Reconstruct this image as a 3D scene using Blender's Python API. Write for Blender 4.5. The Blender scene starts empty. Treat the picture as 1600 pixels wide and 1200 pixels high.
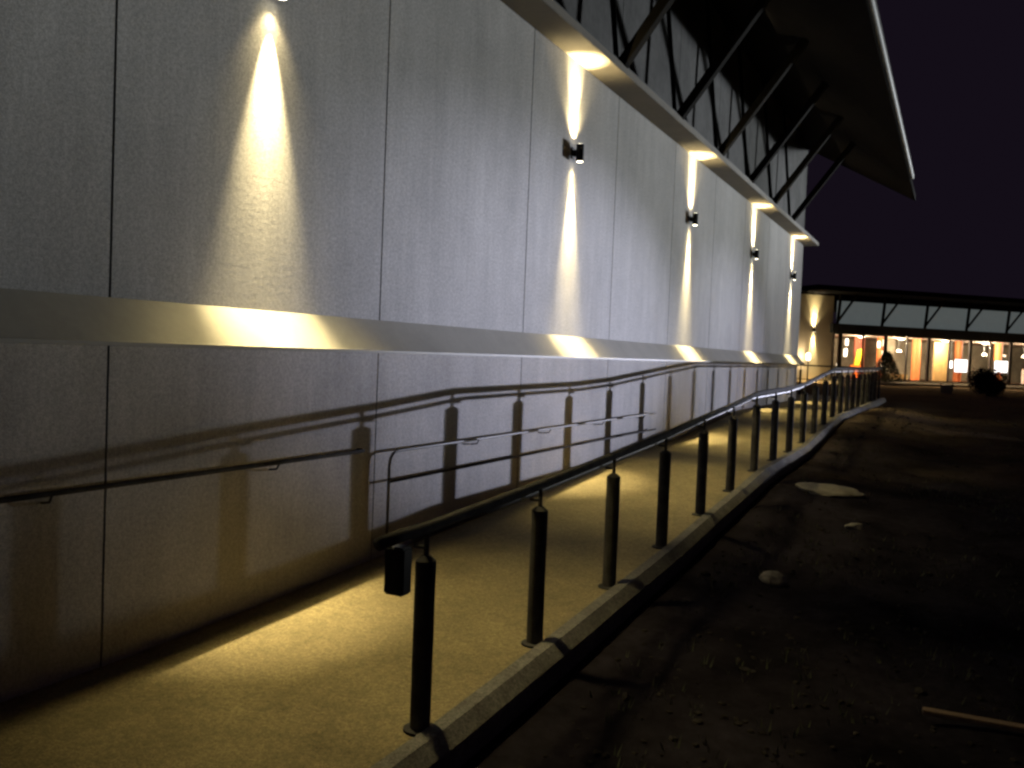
import bpy, bmesh, math, random
from mathutils import Vector, Matrix, noise
random.seed(7)
R = math.radians
sc = bpy.context.scene
C = sc.collection
# ------------------------------------------------------------- camera
cd = bpy.data.cameras.new('camera'); cam = bpy.data.objects.new('camera', cd); C.objects.link(cam)
cd.sensor_width = 36; cd.lens = 31.5; cd.clip_end = 2000; cd.clip_start = .05
EYE = Vector((0, 0, 1.9))
cam.matrix_world = (Matrix.Translation(EYE) @ Matrix.Rotation(R(26.338), 4, 'Z')
                    @ Matrix.Rotation(R(90 - 2.077), 4, 'X') @ Matrix.Rotation(R(2.292), 4, 'Z'))
sc.camera = cam
# ------------------------------------------------------------- world: night sky
w = bpy.data.worlds.new('World'); sc.world = w; w.use_nodes = True
bg = w.node_tree.nodes['Background']
bg.inputs['Color'].default_value = (.66, .44, .86, 1)
bg.inputs['Strength'].default_value = .0098
sc.view_settings.view_transform = 'Standard'; sc.view_settings.look = 'None'
sc.view_settings.exposure = 0; sc.view_settings.gamma = 1
sc.render.resolution_x = 1024; sc.render.resolution_y = 768
sc.render.engine = 'CYCLES'
sc.cycles.filter_width = 2.6
sc.cycles.use_light_tree = True
sc.cycles.use_denoising = True
sc.cycles.sample_clamp_indirect = 6

def spot(name, loc, target, energy, col, cone, blend, size, parent=None):
    l = bpy.data.lights.new(name, 'SPOT'); l.energy = energy; l.color = col
    l.spot_size = R(cone); l.spot_blend = blend; l.shadow_soft_size = size
    o = bpy.data.objects.new(name, l); C.objects.link(o)
    d = Vector(target) - Vector(loc)
    o.rotation_euler = d.to_track_quat('-Z', 'Y').to_euler(); o.location = loc
    if parent:
        o.parent = parent
    return o
FL = (23.9, 69.0, 1.4)      # the far floodlight, out of frame on the right
spot('floodlight_wide', FL, (-4.4, 5, 24), 122000, (.93, .98, .97), 38.5, .3, 2.0)
spot('floodlight_main', FL, (-4.4, 21, 2.5), 40000, (.88, .91, 1.0), 18, 1, .2)
spot('headlight_beam', (23.7, 69, 1.3), (-4.4, 10.5, 2.15), 215000, (.74, .76, 1.0), 4.8, 1, .12)
spot('headlight_beam', (24.9, 69.4, 1.3), (-4.4, 19.5, 2.0), 92000, (.74, .76, 1.0), 5.2, 1, .12)

# ------------------------------------------------------------- materials
def mat(name, base, rough=.8, metal=0, var=.25, scale=3.0, streak=None, bump=0, bscale=40, spec=.3, emit=None, es=0, stain=0, grain=0):
    m = bpy.data.materials.new(name); m.use_nodes = True
    nt = m.node_tree; b = nt.nodes['Principled BSDF']
    b.inputs['Roughness'].default_value = rough; b.inputs['Metallic'].default_value = metal
    b.inputs['Specular IOR Level'].default_value = spec
    tc = nt.nodes.new('ShaderNodeTexCoord')
    def nz(sc_, vec=(1, 1, 1), det=6):
        mp = nt.nodes.new('ShaderNodeMapping'); mp.inputs['Scale'].default_value = vec
        n = nt.nodes.new('ShaderNodeTexNoise'); n.inputs['Scale'].default_value = sc_; n.inputs['Detail'].default_value = det
        n.inputs['Roughness'].default_value = .62
        nt.links.new(tc.outputs['Object'], mp.inputs[0]); nt.links.new(mp.outputs[0], n.inputs['Vector'])
        return n.outputs['Fac']
    def ramp(f, lo, hi, a=.3, c=.7):
        r = nt.nodes.new('ShaderNodeMapRange'); r.inputs['From Min'].default_value = a; r.inputs['From Max'].default_value = c
        r.inputs['To Min'].default_value = lo; r.inputs['To Max'].default_value = hi
        nt.links.new(f, r.inputs['Value']); return r.outputs[0]
    def mul(x, y):
        k = nt.nodes.new('ShaderNodeMath'); k.operation = 'MULTIPLY'
        nt.links.new(x, k.inputs[0]); nt.links.new(y, k.inputs[1]); return k.outputs[0]
    f = ramp(nz(scale), 1 - var, 1 + var * .6)
    f = mul(f, ramp(nz(scale * 9), 1 - var * .4, 1 + var * .4))
    if grain:
        f = mul(f, ramp(nz(110, det=2), 1 - grain, 1 + grain, .36, .64))
        f = mul(f, ramp(nz(38, det=2), 1 - grain * .6, 1 + grain * .6, .36, .64))
    if streak:
        f = mul(f, ramp(nz(1, (streak, streak, .35), 4), .87, 1.05))
        f = mul(f, ramp(nz(1, (streak * 5, streak * 5, .8), 3), .93, 1.04))
    if stain:
        f = mul(f, ramp(nz(.9), 1 - stain, 1.0, .35, .5))
    mix = nt.nodes.new('ShaderNodeVectorMath'); mix.operation = 'SCALE'
    mix.inputs[0].default_value = base
    nt.links.new(f, mix.inputs['Scale']); nt.links.new(mix.outputs[0], b.inputs['Base Color'])
    if bump:
        bp = nt.nodes.new('ShaderNodeBump'); bp.inputs['Strength'].default_value = bump; bp.inputs['Distance'].default_value = .02
        nt.links.new(nz(bscale), bp.inputs['Height']); nt.links.new(bp.outputs[0], b.inputs['Normal'])
    if emit:
        b.inputs['Emission Color'].default_value = (*emit, 1); b.inputs['Emission Strength'].default_value = es
    return m
M = dict(
    concrete=mat('concrete panels', (.50, .49, .47), .85, var=.11, scale=.5, streak=2.6, bump=.07, bscale=25, grain=.22, stain=.10),
    plinth=mat('plinth concrete', (.46, .445, .43), .88, var=.13, scale=.7, streak=2.2, bump=.08, bscale=22, grain=.22, stain=.14),
    clere=mat('upper panels', (.11, .11, .11), .9, var=.45, scale=.9, streak=2.6, bump=.15, bscale=25),
    joint=mat('joint sealant', (.05, .05, .05), .9),
    sill=mat('sill metal', (.38, .365, .31), .6, var=.10, scale=2.5, bump=.05),
    soffit=mat('soffit board', (.17, .15, .115), .7, var=.15, scale=2),
    rafter=mat('dark painted timber', (.012, .011, .010), .9, spec=.03, var=.3, scale=5),
    roof=mat('dark roof boarding', (.008, .0075, .009), .95, var=.3, scale=3, spec=.03),
    gutter=mat('zinc gutter', (.10, .10, .10), .6, metal=.1, var=.85, scale=.8),
    deck=mat('ramp sand surface', (.25, .205, .105), .9, var=.22, scale=1.6, bump=.35, bscale=55, stain=.18, grain=.3),
    kerb=mat('kerb concrete', (.17, .165, .155), .95, grain=.3, stain=.3, spec=.03, var=.3, scale=4, bump=.3, bscale=40),
    steel=mat('dark steel', (.06, .058, .056), .9, metal=.0, var=.4, scale=9, spec=.03),
    bright=mat('bright steel', (.11, .11, .11), .5, metal=.2, var=.2, scale=9),
    black=mat('black plastic', (.012, .012, .014), .5, var=.2),
    soil=mat('dark soil', (.019, .0165, .021), 1, var=.75, scale=1.1, bump=.8, bscale=14, spec=0),
    clod=mat('clods', (.035, .031, .028), 1, var=.6, scale=3, spec=0),
    grass=mat('grass', (.05, .06, .03), .8, var=.4, scale=2),
    terrace=mat('terrace paving', (.42, .37, .27), .85, var=.2, scale=3),
    rock=mat('pale stone', (.2, .185, .15), .9, var=.3, scale=9, bump=.5, bscale=20),
    wood=mat('weathered plank', (.24, .17, .11), .8, var=.3, scale=7),
    cream=mat('cream render', (.55, .48, .34), .85, var=.1, scale=2),
    teal=mat('clerestory glazing with even glow', (.2, .24, .23), .3, var=.14, scale=.8, emit=(.70, .80, .80), es=.098),  # panels glow evenly by their own emission, no lamp stands behind them
    fascia=mat('dark fascia', (.05, .055, .06), .6, var=.4, scale=1.5),
    frame=mat('dark window frame', (.03, .022, .02), .5),
    column=mat('orange column', (.62, .20, .07), .6, var=.15, scale=2),
    backwall=mat('room back wall', (.36, .33, .25), .8, var=.5, scale=.7),
    redwall=mat('red brown panelling', (.22, .06, .035), .7, var=.4, scale=1.2),
    tan=mat('tan curtain', (.48, .34, .14), .9, var=.2, scale=2, streak=8),
    roomfloor=mat('room floor', (.20, .09, .05), .5, var=.3),
    ceiling=mat('room ceiling', (.42, .36, .30), .8),
    yellow=mat('yellow cloth', (.80, .55, .03), .7, var=.1),
    orange=mat('orange paint', (.75, .18, .02), .6, var=.1),
    leaf=mat('leaves', (.04, .055, .025), .7, var=.5, scale=6),
    leafdark=mat('dark purple leaves', (.03, .022, .03), .7, var=.4, scale=6),
    bark=mat('bark', (.08, .06, .045), .9, var=.4, scale=6),
    lens=mat('lamp lens', (.9, .9, .9), .3, emit=(1, .88, .62), es=14),
    screen=mat('lit screen', (.8, .8, .8), .3, emit=(.93, .93, 1.0), es=2.6),
    bulb=mat('lit lamp glass', (.9, .9, .9), .3, emit=(1, .80, .60), es=4),
    dimbulb=mat('lit sconce glass', (.9, .9, .9), .3, emit=(1, .68, .42), es=1.1),
    white=mat('white cloth', (.7, .64, .6), .8, var=.1),
)
g = bpy.data.materials.new('window glass'); g.use_nodes = True
nt = g.node_tree; nt.nodes.clear()
o_ = nt.nodes.new('ShaderNodeOutputMaterial'); mx = nt.nodes.new('ShaderNodeMixShader'); tr = nt.nodes.new('ShaderNodeBsdfTransparent')
gl = nt.nodes.new('ShaderNodeBsdfGlossy'); gl.inputs['Roughness'].default_value = .03
tr.inputs[0].default_value = (.88, .9, .88, 1); mx.inputs[0].default_value = .07
nt.links.new(tr.outputs[0], mx.inputs[1]); nt.links.new(gl.outputs[0], mx.inputs[2]); nt.links.new(mx.outputs[0], o_.inputs[0])
M['glass'] = g

# soil turns to paler sand towards the pavilion, lightened further in place of window light
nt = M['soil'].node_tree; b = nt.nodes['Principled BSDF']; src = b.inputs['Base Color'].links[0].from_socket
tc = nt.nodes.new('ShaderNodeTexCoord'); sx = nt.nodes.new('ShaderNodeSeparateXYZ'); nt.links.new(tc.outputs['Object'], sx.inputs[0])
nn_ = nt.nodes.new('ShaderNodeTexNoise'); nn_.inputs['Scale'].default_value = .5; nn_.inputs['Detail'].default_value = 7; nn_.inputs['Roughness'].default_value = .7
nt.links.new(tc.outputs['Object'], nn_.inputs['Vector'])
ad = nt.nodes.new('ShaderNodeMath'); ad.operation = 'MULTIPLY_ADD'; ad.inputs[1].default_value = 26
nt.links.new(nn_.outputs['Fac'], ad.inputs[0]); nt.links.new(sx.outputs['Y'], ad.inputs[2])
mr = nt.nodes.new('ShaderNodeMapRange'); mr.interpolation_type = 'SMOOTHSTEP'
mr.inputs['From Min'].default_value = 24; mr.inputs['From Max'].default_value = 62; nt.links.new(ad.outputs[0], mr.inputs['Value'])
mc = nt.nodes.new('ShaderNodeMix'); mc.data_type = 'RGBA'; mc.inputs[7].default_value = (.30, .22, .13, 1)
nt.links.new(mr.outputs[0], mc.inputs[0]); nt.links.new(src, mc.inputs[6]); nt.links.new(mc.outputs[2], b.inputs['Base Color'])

# ------------------------------------------------------------- helpers
def obj(name, bm, m, parent=None, smooth=False, loc=None):
    bmesh.ops.recalc_face_normals(bm, faces=bm.faces[:])
    me = bpy.data.meshes.new(name); bm.to_mesh(me); bm.free()
    if smooth:
        for p in me.polygons: p.use_smooth = True
    me.materials.append(M[m])
    o = bpy.data.objects.new(name, me); C.objects.link(o)
    if parent: o.parent = parent
    if loc: o.location = loc
    return o
def tag(o, label=None, cat=None, group=None, kind=None):
    if label: o['label'] = label
    if cat: o['category'] = cat
    if group: o['group'] = group
    if kind: o['kind'] = kind
    return o
def thing(name, loc, label, cat, group=None, rz=0):
    o = bpy.data.objects.new(name, None); C.objects.link(o); o.location = loc; o.rotation_euler = (0, 0, rz)
    o.empty_display_size = .2
    return tag(o, label, cat, group)
def dup(root, loc, label, rz=None):
    r = root.copy(); C.objects.link(r); r.location = loc; r['label'] = label
    if rz is not None: r.rotation_euler = (0, 0, rz)
    for ch in list(root.children):
        c = ch.copy()
        C.objects.link(c); c.parent = r
        for gk in list(ch.children):
            d = gk.copy(); C.objects.link(d); d.parent = c
    return r
def box(bm, lo, hi, bev=0):
    lo, hi = Vector(lo), Vector(hi)
    t = bmesh.new(); bmesh.ops.create_cube(t, size=1)
    for v in t.verts: v.co = Vector([(lo[i] + hi[i]) / 2 + v.co[i] * (hi[i] - lo[i]) for i in range(3)])
    if bev: bmesh.ops.bevel(t, geom=t.edges[:], offset=bev, segments=2, affect='EDGES')
    join(bm, t)
def join(bm, t):
    me = bpy.data.meshes.new('tmp'); t.to_mesh(me); t.free(); bm.from_mesh(me); bpy.data.meshes.remove(me)
def tube(bm, pts, r, seg=12):
    """round tube through points; r float or list"""
    pts = [Vector(p) for p in pts]; n = len(pts)
    rs = r if isinstance(r, (list, tuple)) else [r] * n
    rings = []; up = None
    for i, p in enumerate(pts):
        a = pts[max(i - 1, 0)]; b = pts[min(i + 1, n - 1)]; d = (b - a).normalized()
        if up is None:
            up = Vector((0, 0, 1)) if abs(d.z) < .9 else Vector((0, 1, 0))
        u = d.cross(up).normalized(); v = u.cross(d).normalized(); up = v
        rings.append([bm.verts.new(p + (u * math.cos(2 * math.pi * k / seg) + v * math.sin(2 * math.pi * k / seg)) * rs[i]) for k in range(seg)])
    for i in range(n - 1):
        for k in range(seg):
            bm.faces.new((rings[i][k], rings[i][(k + 1) % seg], rings[i + 1][(k + 1) % seg], rings[i + 1][k]))
    bm.faces.new(rings[0][::-1]); bm.faces.new(rings[-1])
def bar(bm, a, b, wx, wy):
    """rectangular bar from a to b"""
    a, b = Vector(a), Vector(b); d = (b - a); L = d.length
    t = bmesh.new(); bmesh.ops.create_cube(t, size=1)
    for v in t.verts: v.co = Vector((v.co.x * wx, v.co.y * wy, (v.co.z + .5) * L))
    bmesh.ops.bevel(t, geom=t.edges[:], offset=min(wx, wy) * .08, segments=1, affect='EDGES')
    q = d.to_track_quat('Z', 'Y').to_matrix().to_4x4()
    bmesh.ops.transform(t, matrix=Matrix.Translation(a) @ q, verts=t.verts)
    join(bm, t)
def prism(bm, prof, y0, y1, ny=1):
    """extrude an (x,z) profile along y"""
    rings = []
    for j in range(ny + 1):
        y = y0 + (y1 - y0) * j / ny
        rings.append([bm.verts.new((x, y, z)) for x, z in prof])
    n = len(prof)
    for j in range(ny):
        for k in range(n):
            bm.faces.new((rings[j][k], rings[j][(k + 1) % n], rings[j + 1][(k + 1) % n], rings[j + 1][k]))
    bm.faces.new(rings[0]); bm.faces.new(rings[-1][::-1])
def lerp(tab, s):
    if s <= tab[0][0]: return tab[0][1]
    for (a, u), (b, v) in zip(tab, tab[1:]):
        if s <= b: return u + (v - u) * (s - a) / (b - a)
    return tab[-1][1]
PROF = [(-6, -.06), (2.6, -.05), (3.8, -.04), (5.2, .02), (6.6, .09), (8, .16), (9.4, .26), (10.9, .35), (12.1, .44), (15.6, .47), (20.4, .77), (40, .79)]
def fl(s): return lerp(PROF, s)

# ------------------------------------------------------------- ground
bm = bmesh.new()
def gz(x, y):
    b = fl(y) if y < 24 else .77
    z = b - .16 if x > -2.6 else b - .5
    far = min(max((y - 30) / 15, 0), 1)
    z = z * (1 - far) + .88 * far
    d = max(x + 2.1, 0)
    z -= .10 * min(d / 2, 1) * (1 - far)
    nn = noise.fractal(Vector((x * .55, y * .4, 3.1)), 1, 2, 4) * .10 + noise.fractal(Vector((x * 2.2, y * 1.6, 9)), 1, 2, 3) * .035
    amp = min(max((x + 2.15) / .5, 0.08), 1) if x > -2.6 else 0
    amp *= 1 - .93 * min(max((y - 12) / 14, 0), 1)
    mound = .14 * math.exp(-((x + 1.5) / 1.0) ** 2) * math.exp(-((y - 24) / 7) ** 2)
    return z + nn * amp + mound
xs = [-400, -200, -90, -50, -25, -12, -6, -4.3, -2.6, -2.19] + [-2.1 + .12 * i for i in range(75)] + [7.5, 8.5, 10, 12, 15, 19, 25, 35, 60, 120, 250, 500]
ys = [-100, -50, -20, -8, -4] + [-2 + .22 * i for i in range(215)] + [46, 48, 50, 55, 60, 70, 90, 130, 200, 350, 700, 1200]
gridv = [[bm.verts.new((x, y, gz(x, y))) for x in xs] for y in ys]
for j in range(len(ys) - 1):
    for i in range(len(xs) - 1):
        bm.faces.new((gridv[j][i], gridv[j][i + 1], gridv[j + 1][i + 1], gridv[j + 1][i]))
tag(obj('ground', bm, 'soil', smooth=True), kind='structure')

# rough grass tufts: stuff
bm = bmesh.new()
for i in range(5200):
    x = random.uniform(-1.9, 9) if i % 2 else random.uniform(-1.9, 4); y = random.uniform(2, 44) if i % 3 else random.uniform(2, 14)
    if noise.noise(Vector((x * .5, y * .4, 0))) < -.05: continue
    z = gz(x, y)
    for k in range(3):
        a = random.uniform(0, 6.28); h = random.uniform(.03, .09); d = Vector((math.cos(a), math.sin(a), 0))
        s = d.cross(Vector((0, 0, 1))) * .006; p = Vector((x, y, z - .01)) + d * .02
        bm.faces.new([bm.verts.new(q) for q in (p - s, p + s, p + d * h * .5 + Vector((0, 0, h)))])
tag(obj('rough_grass', bm, 'grass'), 'sparse rough grass on the dark ground beside the ramp', 'grass', kind='stuff')

# loose clods and gravel: stuff
bm = bmesh.new()
for i in range(2600):
    y = 2 + 26 * random.random() ** 1.6; x = -1.95 + random.random() * (2 + y * .35)
    r = random.uniform(.006, .028) * (1 + .8 * (random.random() > .93)); z = gz(x, y)
    t = bmesh.new(); bmesh.ops.create_icosphere(t, subdivisions=1, radius=r)
    for v in t.verts: v.co = v.co * random.uniform(.65, 1.25) * 1.0; v.co.z *= .6; v.co += Vector((x, y, z + r * .15))
    vs = {v: bm.verts.new(v.co) for v in t.verts}
    for f in t.faces: bm.faces.new([vs[v] for v in f.verts])
    t.free()
tag(obj('gravel', bm, 'clod'), 'loose clods and gravel scattered over the dark ground', 'gravel', kind='stuff')

# ------------------------------------------------------------- ramp
YS = [-6, -4, -2, 0, 1, 2, 2.6, 3.2, 3.8, 4.5, 5.2, 5.9, 6.6, 7.3, 8, 8.7, 9.4, 10.2, 10.9, 11.5, 12.1, 13, 14, 15.6, 16.8, 18, 19.2, 20.4, 22, 25, 29, 33.4]
bm = bmesh.new()
rings = []
for y in YS:
    z = fl(y)
    rings.append([bm.verts.new(p) for p in ((-4.43, y, z), (-3.2, y, z), (-2.30, y, z), (-2.30, y, z - .6), (-4.43, y, z - .6))])
for a, b in zip(rings, rings[1:]):
    for k in range(5): bm.faces.new((a[k], a[(k + 1) % 5], b[(k + 1) % 5], b[k]))
bm.faces.new(rings[0]); bm.faces.new(rings[-1])
tag(obj('ramp', bm, 'deck'), kind='structure')
bm = bmesh.new(); rings = []
for y in YS:
    z = fl(y)
    rings.append([bm.verts.new(p) for p in ((-2.298, y, z - .6), (-2.298, y, z + .025), (-2.283, y, z + .04), (-2.20, y, z + .04), (-2.13, y, z - .03), (-2.13, y, z - .6))])
for a, b in zip(rings, rings[1:]):
    for k in range(6): bm.faces.new((a[k], a[(k + 1) % 6], b[(k + 1) % 6], b[k]))
bm.faces.new(rings[0]); bm.faces.new(rings[-1])
tag(obj('ramp_kerb', bm, 'kerb'), kind='structure')
bm = bmesh.new(); box(bm, (-12, 28.65, .0), (-4.21, 33.4, .79))
tag(obj('landing', bm, 'deck'), kind='structure')

# ------------------------------------------------------------- main building
YE = 28.6; Y0 = -5
hall = thing('concrete_hall', (-4.4, 12, 0), 'long grey concrete hall with uplit wall, sloping sill and deep eaves beside the ramp', 'building')
def loc(bm):            # world-space mesh to be parented under hall
    bmesh.ops.translate(bm, vec=-hall.location, verts=bm.verts); return bm
joints = [-2.0, .81, 3.61, 6.31, 9.11, 11.9, 14.72, 17.52, 20.3, 23.1, 25.9]
edges = [Y0] + joints + [YE]
bm = bmesh.new()
for a, b in zip(edges, edges[1:]):
    box(bm, (-4.52, a + (.009 if a > Y0 else 0), 1.87), (-4.40, b - (.009 if b < YE else 0), 5.6))
obj('wall', loc(bm), 'concrete', hall)
bm = bmesh.new()
for a, b in zip(edges, edges[1:]):
    box(bm, (-4.52, a + (.009 if a > Y0 else 0), 5.602), (-4.40, b - (.009 if b < YE else 0), 8.9))
obj('clerestory_wall', loc(bm), 'clere', hall)
bm = bmesh.new(); box(bm, (-4.9, Y0, -.8), (-4.405, YE - .02, 8.88)); obj('joint_backing', loc(bm), 'joint', hall)
bm = bmesh.new()
for a, b in zip(edges, edges[1:]):
    box(bm, (-4.52, a + (.008 if a > Y0 else 0), -.7), (-4.40, b - (.008 if b < YE else 0), 1.86))
obj('plinth', loc(bm), 'plinth', hall)
bm = bmesh.new(); prism(bm, [(-4.399, 2.12), (-4.185, 1.872), (-4.172, 1.866), (-4.172, 1.845), (-4.20, 1.845), (-4.20, 1.852), (-4.399, 1.84)], Y0, YE + .02, 40)
obj('sill', loc(bm), 'sill', hall)
bm = bmesh.new(); box(bm, (-4.395, Y0, 5.5), (-3.985, YE + .25, 5.6), .006)
obj('soffit_ledge', loc(bm), 'soffit', hall)
bm = bmesh.new(); box(bm, (-4.9, Y0, 5.605), (-4.02, YE + .2, 5.64)); 
obj('ledge_flashing', loc(bm), 'fascia', hall)
bm = bmesh.new(); prism(bm, [(-8.5, 10.7), (-4.38, 8.45), (-1.34, 6.78), (-1.34, 6.95), (-4.38, 8.75), (-8.5, 11.0)], Y0, YE + .3, 6)
obj('roof', loc(bm), 'roof', hall)
bm = bmesh.new(); prism(bm, [(-12, -.7), (-4.92, -.7), (-4.92, 8.7), (-8.5, 10.7), (-12, 10.7)], Y0, YE - .05)
obj('core', loc(bm), 'joint', hall)
bm = bmesh.new()
gp = []
for k in range(9):
    a = math.pi * k / 8; gp.append((-1.295 - .045 * math.cos(a), 6.84 - .05 * math.sin(a)))
gp = [(-1.34, 6.90)] + gp + [(-1.25, 6.90)]
prism(bm, gp, Y0, 25.6, 12)
obj('gutter', loc(bm), 'gutter', hall)
for k in range(8):
    y = 5.65 + 2.65 * k + .0
    bm = bmesh.new()
    bar(bm, (-4.03, y, 5.62), (-2.62, y, 7.52), .15, .13)
    s_ = obj('strut', loc(bm), 'rafter', hall)
    bm = bmesh.new(); bar(bm, (-4.10, y - .02, 5.64), (-4.34, y - .28, 8.40), .06, .05)
    obj('wall_strut', loc(bm), 'rafter', hall)
# ------------------------------------------------------------- wall lamps
WARM = (1.0, .80, .42)
def make_lamp(label, group, k=1.0):
    t = thing('wall_lamp', (0, 0, 0), label, 'lamp', group)
    bm = bmesh.new(); tube(bm, [(.10, 0, -.105), (.10, 0, -.10), (.10, 0, .10), (.10, 0, .105)], [.044, .05, .05, .044], 20)
    obj('housing', bm, 'black', t, smooth=False)
    bm = bmesh.new(); box(bm, (.0, -.045, -.07), (.016, .045, .07), .004); box(bm, (.012, -.02, -.04), (.075, .02, .04), .004)
    obj('bracket', bm, 'black', t)
    for s in (-1, 1):
        bm = bmesh.new(); tube(bm, [(.10, 0, s * .1055), (.10, 0, s * .1075)], [.037, .037], 20)
        obj('lens', bm, 'lens', t)
    Z = .108
    spot('beam', (.072, 0, -Z), (.072, 0, -2), 2600 * k, WARM, 36, .95, .012, t)
    spot('halo', (.072, 0, -Z), (.072, 0, -2), 40 * k, WARM, 90, 1, .012, t)
    spot('beam', (.072, 0, Z), (.072, 0, 2), 2300 * k, WARM, 44, .92, .012, t)
    spot('halo', (.072, 0, Z), (.13, 0, 2), 260 * k, WARM, 104, 1, .012, t)
    spot('added_spill', (.10, 0, -Z), (1.5, 0, -4), 600 * k, (1.0, .80, .36), 73, 1, .2, t)  # extra spot added, tilted outward to brighten the ramp floor
    return t
labs = ['near wall lamp at the top edge of the photo above the largest bright sill patch',
        'second wall lamp along the hall, with a wide white glow under the ledge above it',
        'third wall lamp along the hall, halfway between the camera end and the far corner',
        'fourth wall lamp along the hall, in front of the darker strip of wall',
        'last wall lamp on the concrete hall, beside its far corner']
lamp0 = make_lamp(labs[0], 'up and down lamps on the concrete hall')
lamp0.location = (-4.4, 4.87, 4.38)
for k in range(1, 5):
    d = dup(lamp0, (-4.4, 4.87 + 5.45 * k, 4.38), labs[k]); d.rotation_euler = (R((.9, -.6, .5, -.8)[k - 1]), 0, R((2, -3, 1, 3)[k - 1]))

# ------------------------------------------------------------- ramp railing
XR = -2.345
rail = thing('ramp_railing', (XR, 3.84, 0), 'long dark steel railing with thick posts and handrail along the outer edge of the ramp', 'railing')
RY = [3.42, 3.6, 3.84, 5.2, 6.6, 7.9, 9.4, 10.8, 12.1, 13.5, 15.0, 16.2, 17.7, 19.1, 20.4, 24, 28, 33.0]
def rh(y): return fl(y) + 1.035
def rl(bm): bmesh.ops.translate(bm, vec=-rail.location, verts=bm.verts); return bm
bm = bmesh.new()
tube(bm, [(XR, y, rh(max(y, 3.84)) - (.01 if y < 3.5 else 0)) for y in RY], .032, 14)
obj('handrail', rl(bm), 'steel', rail, True)
bm = bmesh.new()
tube(bm, [(XR - .075, y, rh(y) - .07) for y in RY[2:]], .019, 12)
obj('lower_handrail', rl(bm), 'bright', rail, True)
py = [3.84 + 1.372 * k for k in range(22)]
for y in py:
    if y > 32.5: break
    z0 = fl(y); h = 1.035
    bm = bmesh.new()
    tube(bm, [(XR, y, z0), (XR, y, z0 + h - .165), (XR, y, z0 + h - .14)], [.053, .053, .024], 16)
    tube(bm, [(XR, y, z0 + h - .14), (XR, y, z0 + h - .02)], .014, 10)
    tube(bm, [(XR, y, z0 + h - .10), (XR - .07, y, z0 + h - .10)], .010, 8)
    p = obj('post', rl(bm), 'steel', rail)
    bm = bmesh.new(); tube(bm, [(XR, y, z0 + .001), (XR, y, z0 + .012), (XR, y, z0 + .018)], [.085, .085, .045], 20)
    f = obj('base_plate', rl(bm), 'steel', p)
# small black box at the rail end
bm = bmesh.new(); box(bm, (-.055, -.035, -.105), (.055, .05, .125), .01)
bxo = obj('junction_box', bm, 'black', loc=(XR, 3.58, fl(3.8) + 1.035 - .032 - .14), )
tag(bxo, 'small black box hanging under the near end of the ramp handrail', 'box')

# landing railing across the top
lr = thing('landing_railing', (-3.9, 33.0, .79), 'thin dark railing across the far end of the ramp, before the lit windows', 'railing')
bm = bmesh.new(); tube(bm, [(1.55, 0, 1.035), (-5, 0, 1.035)], .025, 10); obj('handrail', bm, 'steel', lr, True)
bm = bmesh.new(); tube(bm, [(1.55, 0, .55), (-5, 0, .55)], .012, 8); obj('lower_rail', bm, 'steel', lr, True)
for k in range(6):
    x = 1.55 - 1.3 * k; bm = bmesh.new()
    tube(bm, [(x, 0, .0), (x, 0, .86), (x, 0, .90)], [.036, .036, .014], 10); tube(bm, [(x, 0, .88), (x, 0, 1.02)], .012, 8)
    obj('post', bm, 'steel', lr)

# wall side tube rails
def hoop(name, label, y0, y1, top, low, foot, m, r):
    t = thing(name, (-4.31, y0, 0), label, 'railing')
    bm = bmesh.new()
    pts = []
    if foot:
        fz = fl(y0 + .08)
        pts += [(0, .10, fz), (0, .10, top - .09), (0, .085, top - .04), (0, .04, top - .008), (0, -.06, top)][:4]
        pts += [(0, -.04, top)] if False else []
        pts = [(0, .0, fz), (0, .0, top - .12), (0, .015, top - .06), (0, .05, top - .02), (0, .12, top)]
    else:
        pts = [(-.08, y1 - y0, top), (-.02, y1 - y0 - .01, top), (0, y1 - y0 - .06, top)]
    if foot: pts += [(0, y1 - y0, top)]
    else: pts += [(0, 0, top)]
    tube(bm, pts, r, 10); obj('top_tube', bm, m, t, True)
    if low:
        bm = bmesh.new(); tube(bm, [(0, .0, low), (0, y1 - y0, low)], r * .9, 10); obj('lower_tube', bm, 'steel', t, True)
    n = int((y1 - y0) / 1.8)
    for k in range(1, n + 1):
        y = k * 1.8 - .2; bm = bmesh.new()
        tube(bm, [(-.088, y, top - .06), (-.02, y, top - .05), (0, y, top - .012)], .007, 8)
        obj('bracket', bm, 'steel', t)
    return t
hoop('wall_handrail', 'thin steel tube handrail with a bent end, on the lower wall beyond the black box', 6.4, 14.0, 1.0, .74, True, 'bright', .013)
hoop('wall_handrail', 'dark level handrail on the shaded lower wall at the left', -2.0, 6.05, 1.04, None, False, 'steel', .016)

# ------------------------------------------------------------- things lying on the ground
def rock(x, y, sx, sy, sz, label, seed):
    bm = bmesh.new(); bmesh.ops.create_icosphere(bm, subdivisions=4, radius=1)
    for v in bm.verts:
        n = noise.fractal(v.co * 1.1 + Vector((seed, 0, 0)), 1, 2, 4)
        v.co *= 1 + .28 * n; v.co = Vector((v.co.x * sx, v.co.y * sy, max(v.co.z, -.4) * sz))
    o = obj('rock', bm, 'rock', loc=(x, y, gz(x, y) + sz * .25)); o.rotation_euler = (0, 0, seed)
    for p in o.data.polygons: p.use_smooth = True
    tag(o, label, 'rock')
rock(-1.35, 8.1, .10, .12, .08, 'small pale stone on the dark ground near the middle of the ramp edge', 1.3)
rock(-1.42, 12.2, .30, .5, .08, 'flat pale patch of rubble on the dark ground right of the ramp', 4.1)
rock(-.9, 10.4, .09, .10, .05, 'smaller grey stone on the dark ground behind the pale stone', 2.2)
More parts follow.
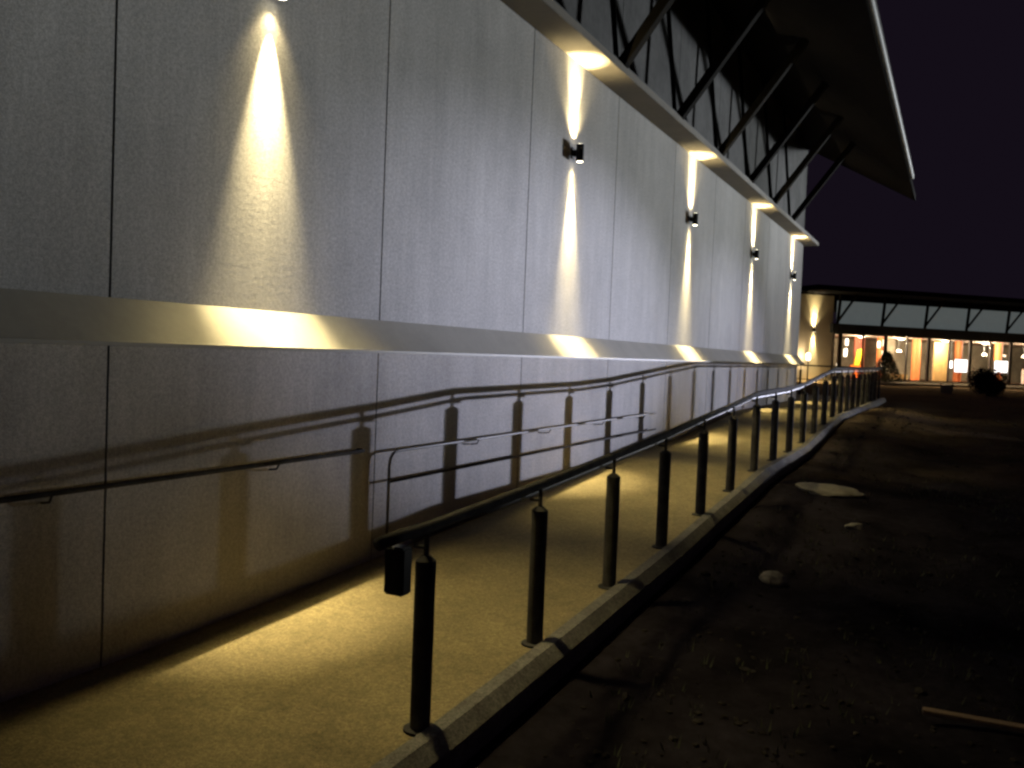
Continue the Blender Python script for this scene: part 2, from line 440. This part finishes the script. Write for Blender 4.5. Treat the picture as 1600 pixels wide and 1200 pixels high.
bm = bmesh.new(); box(bm, (-.30, -.03, -.015), (.36, .03, .015), .004)
pl = obj('plank', bm, 'wood', loc=(.22, 5.85, gz(.22, 5.85) + .06)); pl.rotation_euler = (0.05, .03, R(8))
tag(pl, 'narrow weathered plank lying on the dark ground at the lower right', 'plank')

# ------------------------------------------------------------- far pavilion
FA = Vector((-6.208, 52.725, 0)); FR = math.atan2(.68771, .72599)
# local frame: x along the facade, y into the building, z world height
pav = thing('pavilion', FA, 'low glazed pavilion with lit rooms, dark fascia and pale clerestory panels at the far end', 'building', rz=FR)
def P(name, m, *boxes, bev=0, parent=pav):
    bm = bmesh.new()
    for lo, hi in boxes: box(bm, lo, hi, bev)
    return obj(name, bm, m, parent)
F0, WT, FT, PT = 1.12, 3.64, 4.17, 5.45; XE = 24.5
P('floor', 'roomfloor', ((.0, .1, .7), (XE, 9, F0 - .02)))
P('step', 'terrace', ((-.6, -1.6, .4), (XE, .098, 1.02)), ((-.6, -.4, 1.023), (XE, .097, 1.10)), bev=.01)
P('ceiling', 'ceiling', ((.0, .1, WT + .02), (XE, 9, WT + .12)))
P('back_wall', 'backwall', ((.0, 8.9, F0 - .02), (XE, 9.1, WT + .02)))
P('side_wall', 'redwall', ((-.02, .3, F0 - .02), (.1, 8.9, WT + .02)))
P('fascia', 'fascia', ((-.3, -.25, WT), (XE, .09, FT)), bev=.01)
for k in range(8):
    x0 = .12 + 2.96 * k
    P('clerestory_panel', 'teal', ((x0 + .02, .0, FT + .003), (x0 + 2.92, .08, PT)))
P('roof', 'roof', ((-2.8, -2.2, PT + .35), (XE, 9.5, PT + .6)), ((-.3, .1, PT + .0), (XE, 9.2, PT + .36)))
P('end_wall', 'cream', ((-9, -.0, .5), (-.12, .25, 5.7)), bev=.01)
P('end_roof', 'roof', ((-9, -1.4, 5.72), (-2.82, 9, 5.95)))
for k in range(8):
    x0 = .1 + 2.96 * k; bm = bmesh.new()
    bar(bm, (x0, -.1, FT - .02), (x0 + .02, -.25, PT + .36), .15, .10)
    bar(bm, (x0, -.1, FT + .1), (x0 + .62, -.9, PT + .38), .16, .10)
    obj('strut', bm, 'rafter', pav)
# windows: bays between thick and thin mullions
ms = [(-.02, .08), (.43, .22), (1.96, .07), (3.47, .2)]
x = 3.47
for k in range(7):
    ms.append((x + 1.48, .07)); ms.append((x + 3.0, .17)); x += 3.0
for (a, wa), (b, wb) in zip(ms, ms[1:]):
    w = P('window', 'frame', ((a - wa / 2, -.02, F0 - .02), (a + wa / 2, .085, WT)), ((a + wa / 2, .0, F0 - .02), (b - wb / 2, .07, F0 + .06)), ((a + wa / 2, .0, WT - .05), (b - wb / 2, .07, WT)))
    P('pane', 'glass', ((a + wa / 2 + .002, .03, F0 + .062), (b - wb / 2 - .002, .036, WT - .052)), parent=w)
for cx in (5.55, 8.15, 11.35, 14.5, 17.6, 20.8):
    bm = bmesh.new(); tube(bm, [(cx, 2.9, F0 - .02), (cx, 2.9, WT + .02)], .24, 20); obj('column', bm, 'column', pav)
# lower inner wall, partitions and curtains that break up the rooms
P('partition', 'redwall', ((3.9, 3.2, F0 - .02), (4.6, 3.3, WT + .02)))
P('partition', 'redwall', ((1.2, 5, F0 - .02), (2.6, 5.1, WT + .02)))
P('partition', 'backwall', ((7.2, 4.6, F0 - .02), (8.0, 4.7, WT + .02)))
P('partition', 'backwall', ((10.9, 4.6, F0 - .02), (12.1, 4.7, WT + .02)))
P('curtain', 'tan', ((9.05, 2.4, F0), (10.25, 2.46, 3.5)))
P('curtain', 'tan', ((8.3, 3.4, F0), (9.0, 3.46, 3.0)))
P('low_cupboard', 'white', ((16.0, 2.0, F0), (18.6, 2.5, 2.05)), bev=.02)
P('serving_counter', 'tan', ((5.6, 3.6, F0), (8.2, 4.2, 1.45)), bev=.02)
def fp(x, y, z):    # pavilion frame -> world
    c, s = math.cos(FR), math.sin(FR); return (FA.x + x * c - y * s, FA.y + x * s + y * c, z)
# room lights
cl = ['ceiling lamp glowing over the pavilion room nearest the ramp', 'ceiling lamp glowing at the top of the second pavilion bay',
      'ceiling lamp above the tan curtain in the pavilion', 'ceiling lamp behind the right lit screen', 'ceiling lamp over the white cupboard at the right photo edge']
c0 = None
for i, (cx, cy) in enumerate([(3.4, 2.0), (6.4, 2.2), (9.2, 1.7), (13.1, 2.6), (16.3, 2.0)]):
    if c0 is None:
        c0 = thing('ceiling_lamp', fp(cx, cy, WT + .015), cl[i], 'lamp', 'ceiling lamps in the pavilion', rz=FR)
        bm = bmesh.new(); tube(bm, [(0, 0, 0), (0, 0, -.05), (0, 0, -.06)], [.24, .24, .21], 20); obj('housing', bm, 'white', c0)
        bm = bmesh.new(); tube(bm, [(0, 0, -.061), (0, 0, -.09), (0, 0, -.10)], [.2, .18, .08], 20); obj('diffuser', bm, 'bulb', c0)
        l = bpy.data.lights.new('room_light', 'POINT'); l.energy = 720; l.color = (1, .74, .50); l.shadow_soft_size = .15
        lo = bpy.data.objects.new('room_light', l); C.objects.link(lo); lo.parent = c0; lo.location = (0, 0, -.35)
    else: dup(c0, fp(cx, cy, WT + .015), cl[i])
s0 = None
sl = ['half round wall sconce in the second pavilion bay', 'half round wall sconce above the tan curtain', 'half round sconce left of the right lit screen',
      'half round sconce directly above the right lit screen', 'half round sconce above the white cupboard']
for i, cx in enumerate((6.75, 10.0, 13.25, 14.75, 16.4)):
    if s0 is None:
        s0 = thing('wall_sconce', fp(cx, 2.75, 2.8), sl[i], 'lamp', 'sconces in the pavilion', rz=FR)
        bm = bmesh.new()
        bmesh.ops.create_uvsphere(bm, u_segments=16, v_segments=8, radius=.2)
        for v in bm.verts: v.co = Vector((v.co.x, v.co.y * .5, max(v.co.z, 0) * .8))
        obj('shade', bm, 'dimbulb', s0, True)
        bm = bmesh.new(); box(bm, (-.05, .0, -.06), (.05, .12, .02), .01); tube(bm, [(0, .06, 0), (0, .06, .86)], .012, 8); obj('bracket', bm, 'fascia', s0)
    else: dup(s0, fp(cx, 2.75, 2.8), sl[i])
n0 = None
ll = ['small white lantern high in the first pavilion bay', 'lower small white lantern in the first pavilion bay', 'small lantern left of the pink column, at the top',
      'small lantern just right of the others, at the top', 'small lantern halfway down the pink column', 'lowest lantern beside the pink column', 'lantern low behind the narrow first pane', 'lantern halfway up the narrow first pane']
for i, (cx, z, sx) in enumerate([(2.75, 3.25, 1.0), (2.7, 2.62, 1.2), (5.05, 3.2, 1), (5.42, 3.3, 1), (5.42, 2.62, 1.1), (5.36, 1.9, 1.1), (2.2, 1.82, .8), (2.22, 2.8, .7)]):
    if n0 is None:
        n0 = thing('lantern', fp(cx, 2.5, z), ll[i], 'lantern', 'small lit lanterns inside the first pavilion bays', rz=FR)
        bm = bmesh.new(); tube(bm, [(0, 0, -.2), (0, 0, -.17), (0, 0, .17), (0, 0, .2)], [.06, .085, .085, .06], 14); obj('lantern_glass', bm, 'bulb', n0, True)
        bm = bmesh.new(); tube(bm, [(0, 0, .2), (0, 0, .23)], .06, 10); tube(bm, [(0, 0, .23), (0, 0, .32)], .008, 6); obj('cap', bm, 'fascia', n0)
        n0.scale = (sx, sx, sx)
    else:
        d = dup(n0, fp(cx, 2.5, z), ll[i]); d.scale = (sx, sx, sx)
def screen(cx, z, w_, h_, label, name='lit_screen'):
    t = thing(name, fp(cx, 2.35, z), label, 'screen', rz=FR)
    bm = bmesh.new(); box(bm, (-w_ / 2, -.03, -h_ / 2), (w_ / 2, .0, h_ / 2), .012); obj('display', bm, 'screen', t)
    bm = bmesh.new(); box(bm, (-w_ / 2 - .02, .001, -h_ / 2 - .02), (w_ / 2 + .02, .05, h_ / 2 + .02), .01)
    tube(bm, [(0, .03, h_ / 2), (0, .03, WT - z)], .02, 8); obj('case', bm, 'fascia', t)
screen(11.15, 2.12, 1.12, .78, 'bright white lit screen in front of the orange column, the left of the two')
screen(14.28, 2.16, 1.22, .74, 'bright white lit screen at the right, above the dark shrub')
screen(10.32, 2.18, .20, .46, 'narrow white lit panel just left of the left bright screen', 'lit_screen')
# yellow panel on orange stand
t = thing('yellow_banner', fp(3.65, 2.7, F0), 'slanting yellow banner on an orange stand behind the first pavilion panes', 'banner', rz=FR)
bm = bmesh.new(); prism(bm, [(-.14, .80), (.22, .80), (.42, 1.78), (.08, 1.70)], -.03, .03, 1); obj('banner_panel', bm, 'yellow', t)
bm = bmesh.new(); box(bm, (-.42, -.05, .62), (.42, .05, .79), .01); box(bm, (-.14, -.05, .05), (.10, .05, .62), .01); box(bm, (-.28, -.2, 0), (.24, .2, .05), .01); obj('stand', bm, 'orange', t)
# lamp on the cream end wall
e = make_lamp('up and down lamp with small glow on the cream end wall far behind the ramp', None, 1.0)
e.location = fp(-1.37, .0, 3.77); e.rotation_euler = (0, 0, FR - R(90))
gb = thing('globe_lamp', fp(-1.85, -.35, .5), 'small white lit bollard light standing against the cream end wall beside the hall corner', 'lamp')
bm = bmesh.new(); tube(bm, [(0, 0, 0), (0, 0, 1.55)], .035, 10); obj('pole', bm, 'steel', gb)
bm = bmesh.new(); l = bpy.data.lights.new('bollard_light', 'POINT'); l.energy = 60; l.color = (1, .78, .5); l.shadow_soft_size = .12
lo = bpy.data.objects.new('bollard_light', l); C.objects.link(lo); lo.parent = gb; lo.location = (0, -.25, 1.75)
tube(bm, [(0, 0, 1.551), (0, 0, 1.60), (0, 0, 1.9), (0, 0, 1.98)], [.06, .12, .12, .07], 14); obj('lamp_glass', bm, 'bulb', gb)

# ------------------------------------------------------------- plants
def crown(bm, n, f, size):
    for i in range(n):
        p = f()
        a = random.uniform(0, 6.28); t_ = random.uniform(-.9, .9)
        d = Vector((math.cos(a), math.sin(a), t_)).normalized(); s_ = d.cross(Vector((random.random() - .5, random.random() - .5, 1))).normalized()
        L = size * random.uniform(.6, 1.3)
        bm.faces.new([bm.verts.new(q) for q in (p, p + d * L * .5 + s_ * L * .28, p + d * L, p + d * L * .5 - s_ * L * .28)])
def shrub(loc_, rx, ry, h, n, label, m, name='shrub', cone=False, size=.12):
    t = thing(name, loc_, label, 'plant')
    blobs = [(Vector((random.uniform(-.55, .55) * rx, random.uniform(-.55, .55) * ry, random.uniform(.25, .75) * h)), random.uniform(.4, .6)) for _ in range(12)]
    def f():
        if cone:
            z = random.random() ** 1.2; r = (1 - z * .85) * random.random() ** .4; a = random.uniform(0, 6.28)
            return Vector((math.cos(a) * r * rx, math.sin(a) * r * ry, .1 + z * h))
        c, k = random.choice(blobs); v = Vector((random.gauss(0, 1), random.gauss(0, 1), random.gauss(0, 1))).normalized() * random.random() ** .3
        return Vector((c.x + v.x * k * rx, c.y + v.y * k * ry, max(.02, c.z + v.z * k * h * .7)))
    bm = bmesh.new(); crown(bm, n, f, size); obj('foliage', bm, m, t)
    bm = bmesh.new()
    for k in range(5):
        a = k * 1.26; tube(bm, [(0, 0, -.1), (math.cos(a) * rx * .2, math.sin(a) * ry * .2, h * .35), (math.cos(a) * rx * .5, math.sin(a) * ry * .5, h * .75)], [.03, .02, .008], 6)
    obj('stem', bm, 'bark', t)
shrub((1.25, 43.0, gz(1.25, 43)), .85, .8, 1.05, 7000, 'dark rounded shrub in front of the lit pavilion below the right screen', 'leafdark')
shrub(fp(2.75, -1.0, 1.0), 1.0, .7, 1.6, 5000, 'dark green upright bush before the pavilion windows behind the railing end', 'leaf', 'upright_bush', True)
shrub((-3.0, 31.2, .6), .0001, .0001, .01, 1, 'x', 'leaf') if False else None
bm = bmesh.new(); prism(bm, [(-.22, 0), (.22, 0), (.27, .42), (.20, .42), (.19, .38), (-.19, .38), (-.20, .42), (-.27, .42)], -.24, .24, 1)
pt = obj('stone_planter', bm, 'terrace', loc=(-.35, 43.4, gz(-.35, 43.4) - .01)); tag(pt, 'small pale stone planter left of the dark shrub before the pavilion', 'planter')
# tree outside the frame whose trunk shades a strip of the wall
tr_ = thing('bare_tree', (16.8, 57.1, .8), 'slim bare tree between the floodlight and the hall', 'tree')
bm = bmesh.new(); tube(bm, [(0, 0, -.2), (.02, 0, 1.5), (.0, .03, 3.4), (.05, 0, 6)], [.24, .19, .17, .1], 12); obj('trunk', bm, 'bark', tr_, True)
bm = bmesh.new()
for k in range(9):
    a = k * 2.4; z = 3.6 + k * .3; tube(bm, [(0, 0, z), (math.cos(a) * .7, math.sin(a) * .7, z + .8), (math.cos(a) * 1.2, math.sin(a) * 1.2, z + 2)], [.06, .035, .01], 6)
obj('branches', bm, 'bark', tr_, True)
